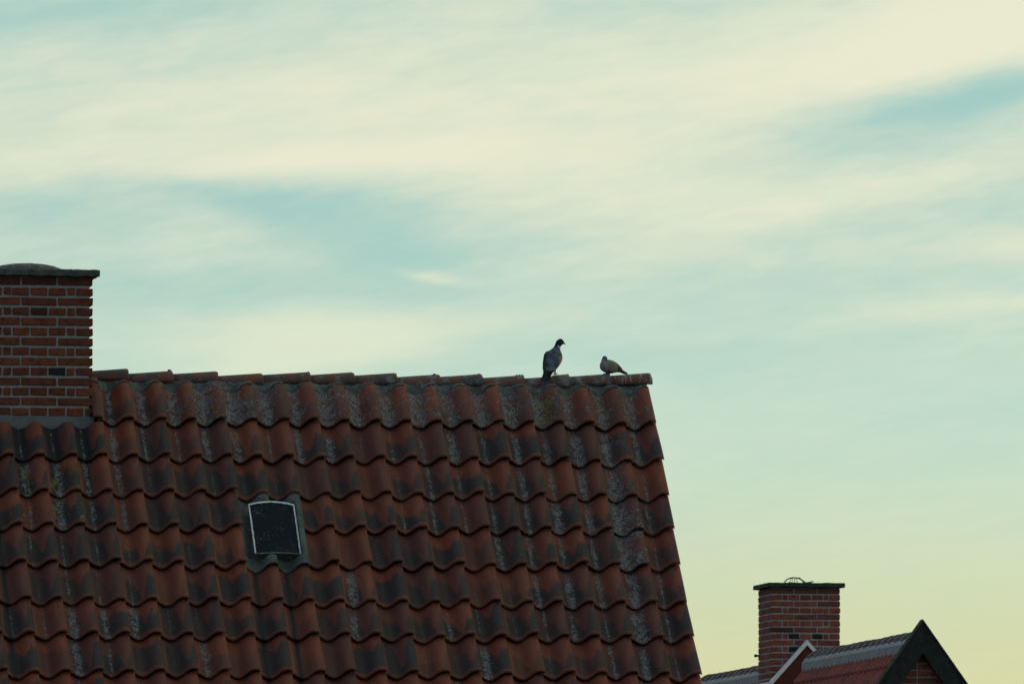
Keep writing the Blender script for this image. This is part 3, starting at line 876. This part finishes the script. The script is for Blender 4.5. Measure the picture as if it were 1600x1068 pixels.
# ------------------------------------------------------------------ birds
def loft(bm, rings, seg=20):
    """rings: (left point, right point, depth centre offset, depth radius, axis) -> closed surface"""
    R_ = []
    for (L_, R__, ry) in rings:
        c_ = (L_+R__)/2; hx = (R__-L_)/2
        dv = Vector((sin(AZ), cos(AZ), 0))
        R_.append([bm.verts.new(c_ + hx*cos(2*pi*k/seg) + dv*ry*sin(2*pi*k/seg)) for k in range(seg)])
    for a, b_ in zip(R_, R_[1:]):
        for k in range(seg): bm.faces.new((a[k], a[(k+1) % seg], b_[(k+1) % seg], b_[k]))
    bm.faces.new(R_[0]); bm.faces.new(R_[-1])
def finish_body(name, bm, parent, material, voxel=.0019, smooth=3):
    bmesh.ops.recalc_face_normals(bm, faces=bm.faces)
    me = bpy.data.meshes.new(name); bm.to_mesh(me); bm.free()
    tmp = bpy.data.objects.new('tmp', me); col.objects.link(tmp)
    md = tmp.modifiers.new('r', 'REMESH'); md.mode = 'VOXEL'; md.voxel_size = voxel
    sm = tmp.modifiers.new('s', 'SMOOTH'); sm.factor = .5; sm.iterations = smooth
    dg = bpy.context.evaluated_depsgraph_get(); dg.update()
    nm = bpy.data.meshes.new_from_object(tmp.evaluated_get(dg))
    bpy.data.objects.remove(tmp)
    nm.name = name; nm.materials.clear(); nm.materials.append(material)
    nm.polygons.foreach_set('use_smooth', [True]*len(nm.polygons))
    o = bpy.data.objects.new(name, nm); col.objects.link(o); o.parent = parent; o.location = -parent.location
    return o
def leg_mesh(bm, foot, hip, facing, r=.0032, toe=.022):
    tube(bm, [hip, (Vector(hip)+Vector(foot))/2, foot], [r*1.5, r, r], 7)
    for a in (-35, 0, 35, 180):
        d = Matrix.Rotation(radians(a), 3, 'Z') @ Vector(facing)
        l = toe if a != 180 else toe*.6
        tube(bm, [foot, Vector(foot)+d*l*.6+Vector((0, 0, .0015)), Vector(foot)+d*l+Vector((0, 0, -.004))], [r*.9, r*.75, r*.35], 6)

def pigeon_material():
    m, t, b = mat('wood_pigeon_plumage', .9, .04)
    geo = t.n('ShaderNodeNewGeometry').outputs['Position']
    P = t.n('ShaderNodeTexCoord').outputs['Object']
    x, y, z = t.sep(P)
    fine = t.noise(t.vm('MULTIPLY', P, (1, 1, .45)), 160, 4, .6); n = t.noise(P, 35, 4)
    grey = t.mix(t.ss(n, .35, .65), (.06, .072, .092), (.145, .16, .195))
    # warm breast on the bird's far right side
    a = t.m('ADD', t.m('SUBTRACT', x, PG.x), t.m('MULTIPLY', t.m('SUBTRACT', n, .5), .02))
    low_ = t.ss(z, PG.z+.135, PG.z+.10)
    cl = t.mix(t.m('MULTIPLY', t.ss(a, .006, .026), low_), grey, (.36, .21, .14))
    # lighter blue-grey wing panel, darker flight feathers and tail
    wp = t.m('MULTIPLY', t.ss(t.m('ABSOLUTE', t.m('ADD', a, .045)), .022, .010), t.ss(z, PG.z+.12, PG.z+.09))
    cl = t.mix(t.m('MULTIPLY', wp, .7), cl, (.13, .17, .25))
    cl = t.mix(t.ss(z, PG.z+.026, PG.z+.008), cl, (.009, .010, .014))
    cl = t.mix(t.m('MULTIPLY', t.ss(a, -.068, -.078), .7), cl, (.03, .032, .038))
    cl = t.mix(t.ss(z, PG.z+.180, PG.z+.196), cl, (.022, .032, .045))
    cl = t.mix(t.ss(fine, .42, .62, 0, .6), cl, (.03, .03, .036))
    t.put(b.inputs['Base Color'], cl); bump(t, b, fine, .003, .7)
    return m
PG = at(868, 584.5, 0.0)
pig = empty('wood_pigeon', PG)
tag(pig, 'large dark grey pigeon standing upright on the ridge, back turned, head to the right', 'bird')
rows = [ # py, left, right, Y centre, depth radius
 (528.9, 874.2, 877.0, .035, .004), (530.2, 871.8, 879.0, .035, .011), (532.5, 869.2, 880.9, .034, .018), (535, 868.0, 881.4, .033, .019), (537.5, 867.3, 879.8, .032, .018),
 (540, 866.2, 876.6, .030, .018), (543, 864.2, 875.4, .028, .022), (546, 860.5, 875.4, .022, .030), (549, 854.6, 876.5, .014, .040), (553, 851.0, 878.2, .004, .047),
 (558, 849.8, 879.2, -.008, .050), (563, 849.3, 878.4, -.022, .048), (568, 848.9, 876.0, -.038, .044), (573, 848.6, 872.6, -.055, .037), (578, 848.6, 868.2, -.078, .027), (582, 848.6, 864.2, -.105, .017), (586, 847.6, 861.6, -.132, .009)]
bm = bmesh.new()
loft(bm, [(at(l, py, Y), at(r_, py, Y), d) for (py, l, r_, Y, d) in rows])
# folded wings: flat almond shapes lying on the back, tips crossing over the tail
def wing(bm, pts, th):
    loft(bm, [(at(l, py, Y), at(r_, py, Y), th*k) for (py, l, r_, Y, k) in pts], 14)
wing(bm, [(548.5, 853.5, 858, -.015, .4), (553, 850.0, 861.5, -.032, 1), (560, 848.6, 862.5, -.050, 1), (568, 847.8, 861.5, -.068, 1), (575, 847.6, 859.5, -.088, .9), (582, 849, 858, -.112, .7), (588, 851, 856, -.135, .4)], .016)
wing(bm, [(549, 863, 869, -.012, .4), (554, 861.5, 873.5, -.030, 1), (561, 861.5, 873.2, -.046, 1), (568, 860.5, 870.5, -.064, 1), (575, 858.5, 867.4, -.085, .9), (582, 856, 863, -.110, .7), (589, 854, 859, -.137, .4)], .015)
# tail fan
wing(bm, [(576, 852, 862, -.085, 1), (583, 849, 861.8, -.118, .9), (588, 846.6, 861.2, -.140, .8), (592.0, 844.2, 860.6, -.158, .7), (594.0, 846.5, 859.2, -.166, .6)], .0065)
M_PIG = pigeon_material()
finish_body('body', bm, pig, M_PIG)
m, t, b = mat('dark_beak', .5); t.put(b.inputs['Base Color'], (.05, .03, .02)); M_BEAK = m
m, t, b = mat('bird_legs', .6); t.put(b.inputs['Base Color'], (.16, .05, .045)); M_LEG = m
m, t, b = mat('eye', .15, .6); t.put(b.inputs['Base Color'], (.02, .018, .012)); M_EYE = m
m, t, b = mat('white_neck_feathers', .8)
P, r, C, A = objpos(t); t.put(b.inputs['Base Color'], t.mix(t.noise(P, 120, 3), (.45, .46, .50), (.62, .60, .60))); M_NECK = m
m, t, b = mat('black_feathers', .8); t.put(b.inputs['Base Color'], (.015, .015, .018)); M_BLACKF = m
def part(name, bm, material, parent, smooth=True):
    o = link(name, bm_mesh(name, bm, smooth), material, parent); o.location = -parent.location; return o
bm = bmesh.new(); tube(bm, [at(879.0, 534.8, .030), at(881.6, 536.2, .030), at(883.4, 537.9, .030)], [.0085, .0058, .0015], 8); part('beak', bm, M_BEAK, pig)
bm = bmesh.new(); r_ = bmesh.ops.create_uvsphere(bm, u_segments=10, v_segments=8, radius=.0034)
for v in r_['verts']: v.co += at(877.4, 533.6, .0175)
part('eye', bm, M_EYE, pig)
bm = bmesh.new()
r_ = bmesh.ops.create_icosphere(bm, subdivisions=3, radius=1)
c0 = at(872.9, 542.4, .0125)
for v in r_['verts']: v.co = c0 + rt*v.co.x*.0080 + Vector((0, 0, 1))*(v.co.z*.0125 - v.co.x*.006) + Vector((0, 1, 0))*v.co.y*.0085
part('neck_patch', bm, M_NECK, pig)
fwd = Vector((.35, .93, 0))
ft = at(868.2, 584.3, -.004)
for (fx, hx, yy, nm) in ((868.2, 867.6, -.004, 0), (866.0, 866.4, .045, 1)):
    f_ = at(fx, 584.2, yy); f_.z = at(868, 584.6, 0).z + .003
    bm = bmesh.new(); leg_mesh(bm, f_, at(hx, 574, yy-.005), fwd); part('leg', bm, M_LEG, pig)

def dove_material():
    m, t, b = mat('collared_dove_plumage', .9, .05)
    P = t.n('ShaderNodeTexCoord').outputs['Object']
    x, y, z = t.sep(P)
    n = t.noise(P, 40, 4); fine = t.noise(t.vm('MULTIPLY', P, (.5, 1, 1.4)), 170, 4, .6)
    a = t.m('ADD', t.m('SUBTRACT', x, DV.x), t.m('MULTIPLY', t.m('SUBTRACT', n, .5), .008))
    front = t.mix(n, (.22, .225, .24), (.30, .29, .295))
    back = t.mix(n, (.13, .12, .105), (.25, .21, .155))
    cl = t.mix(t.ss(a, -.016, .010), front, back)
    cl = t.mix(t.ss(a, .058, .072), cl, (.035, .032, .03))
    cl = t.mix(t.ss(z, DV.z+.100, DV.z+.112), cl, (.075, .095, .105))
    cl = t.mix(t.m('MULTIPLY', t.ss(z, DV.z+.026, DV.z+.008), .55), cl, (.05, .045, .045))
    cl = t.mix(t.ss(fine, .45, .7, 0, .45), cl, (.06, .055, .05))
    t.put(b.inputs['Base Color'], cl); bump(t, b, fine, .003, .7)
    return m
DV = at(950, 584.5, 0)
dove = empty('collared_dove', DV)
tag(dove, 'small pale grey-brown dove crouched on the ridge end tile, tail to the right', 'bird')
bm = bmesh.new()
stn = [ # px, top py, bottom py, Y, depth radius
 (937.2, 569, 574, -.030, .012), (938.6, 565.5, 577.2, -.030, .022), (941, 562.5, 579.4, -.028, .030), (944.5, 561.0, 581.6, -.024, .039), (948.5, 560.8, 583.2, -.016, .044),
 (952.5, 561.8, 583.8, -.006, .044), (957, 562.8, 583.0, .006, .040), (961, 564.7, 582.0, .016, .035), (965, 567.4, 581.4, .026, .028), (968.8, 571.6, 581.6, .036, .022), (972.4, 575.4, 582.8, .046, .017)]
def vloft(bm, st, seg=20):
    R_ = []
    dv = Vector((sin(AZ), cos(AZ), 0))
    for (px_, a, b2, Y, ry) in st:
        T_, B_ = at(px_, a, Y), at(px_, b2, Y); c_ = (T_+B_)/2; hz = (T_-B_)/2
        R_.append([bm.verts.new(c_ + hz*cos(2*pi*k/seg) + dv*ry*sin(2*pi*k/seg)) for k in range(seg)])
    for a, b2 in zip(R_, R_[1:]):
        for k in range(seg): bm.faces.new((a[k], a[(k+1) % seg], b2[(k+1) % seg], b2[k]))
    bm.faces.new(R_[0]); bm.faces.new(R_[-1])
vloft(bm, stn)
# head and neck
loft(bm, [(at(l, py, -.028), at(r_, py, -.028), d) for (py, l, r_, d) in
     ((555.9, 943.4, 946.2, .006), (557.2, 941.6, 948.0, .013), (559.2, 940.7, 949.1, .016), (561.2, 940.2, 949.2, .0165), (563.4, 939.3, 949.2, .018), (566.5, 938.6, 950.5, .024), (571, 938.4, 951, .026))])
# folded wing lying along the near side, tail
vloft(bm, [(949.2, 566, 574, -.050, .004), (951.5, 564.6, 579.4, -.046, .010), (956, 565, 581.4, -.032, .012), (961, 567.5, 580.4, -.016, .012), (966, 571.5, 579.8, .002, .010), (970.5, 576, 580.6, .022, .007), (974, 579, 582.0, .040, .004)], 14)
vloft(bm, [(965, 572.5, 579.5, .030, .016), (970, 575.6, 582.2, .042, .016), (974, 578.2, 584.0, .052, .015), (977.6, 580.4, 584.6, .060, .013), (980.8, 582.6, 584.8, .068, .010)], 14)
finish_body('body', bm, dove, dove_material())
bm = bmesh.new(); tube(bm, [at(947.2, 560.4, -.047), at(947.7, 561.5, -.054), at(948.0, 562.8, -.060)], [.0048, .0034, .001], 8); part('beak', bm, M_BEAK, dove)
bm = bmesh.new(); r_ = bmesh.ops.create_uvsphere(bm, u_segments=10, v_segments=8, radius=.0028)
for v in r_['verts']: v.co += at(946.0, 559.0, -.0425)
part('eye', bm, M_EYE, dove)
bm = bmesh.new(); vloft(bm, [(946.2, 563.8, 564.4, -.050, .003), (948, 563.2, 564.3, -.047, .004), (950.2, 563.0, 564.0, -.040, .006)], 8); part('collar', bm, M_BLACKF, dove)
for (fx, yy) in ((948.4, -.022), (951.6, .008)):
    f_ = at(fx, 584.6, yy); f_.z = at(950, 584.4, 0).z + .002
    bm = bmesh.new(); leg_mesh(bm, f_, at(fx+.6, 578, yy), Vector((-.6, -.8, 0)), .0032, .018); part('leg', bm, M_LEG, dove)
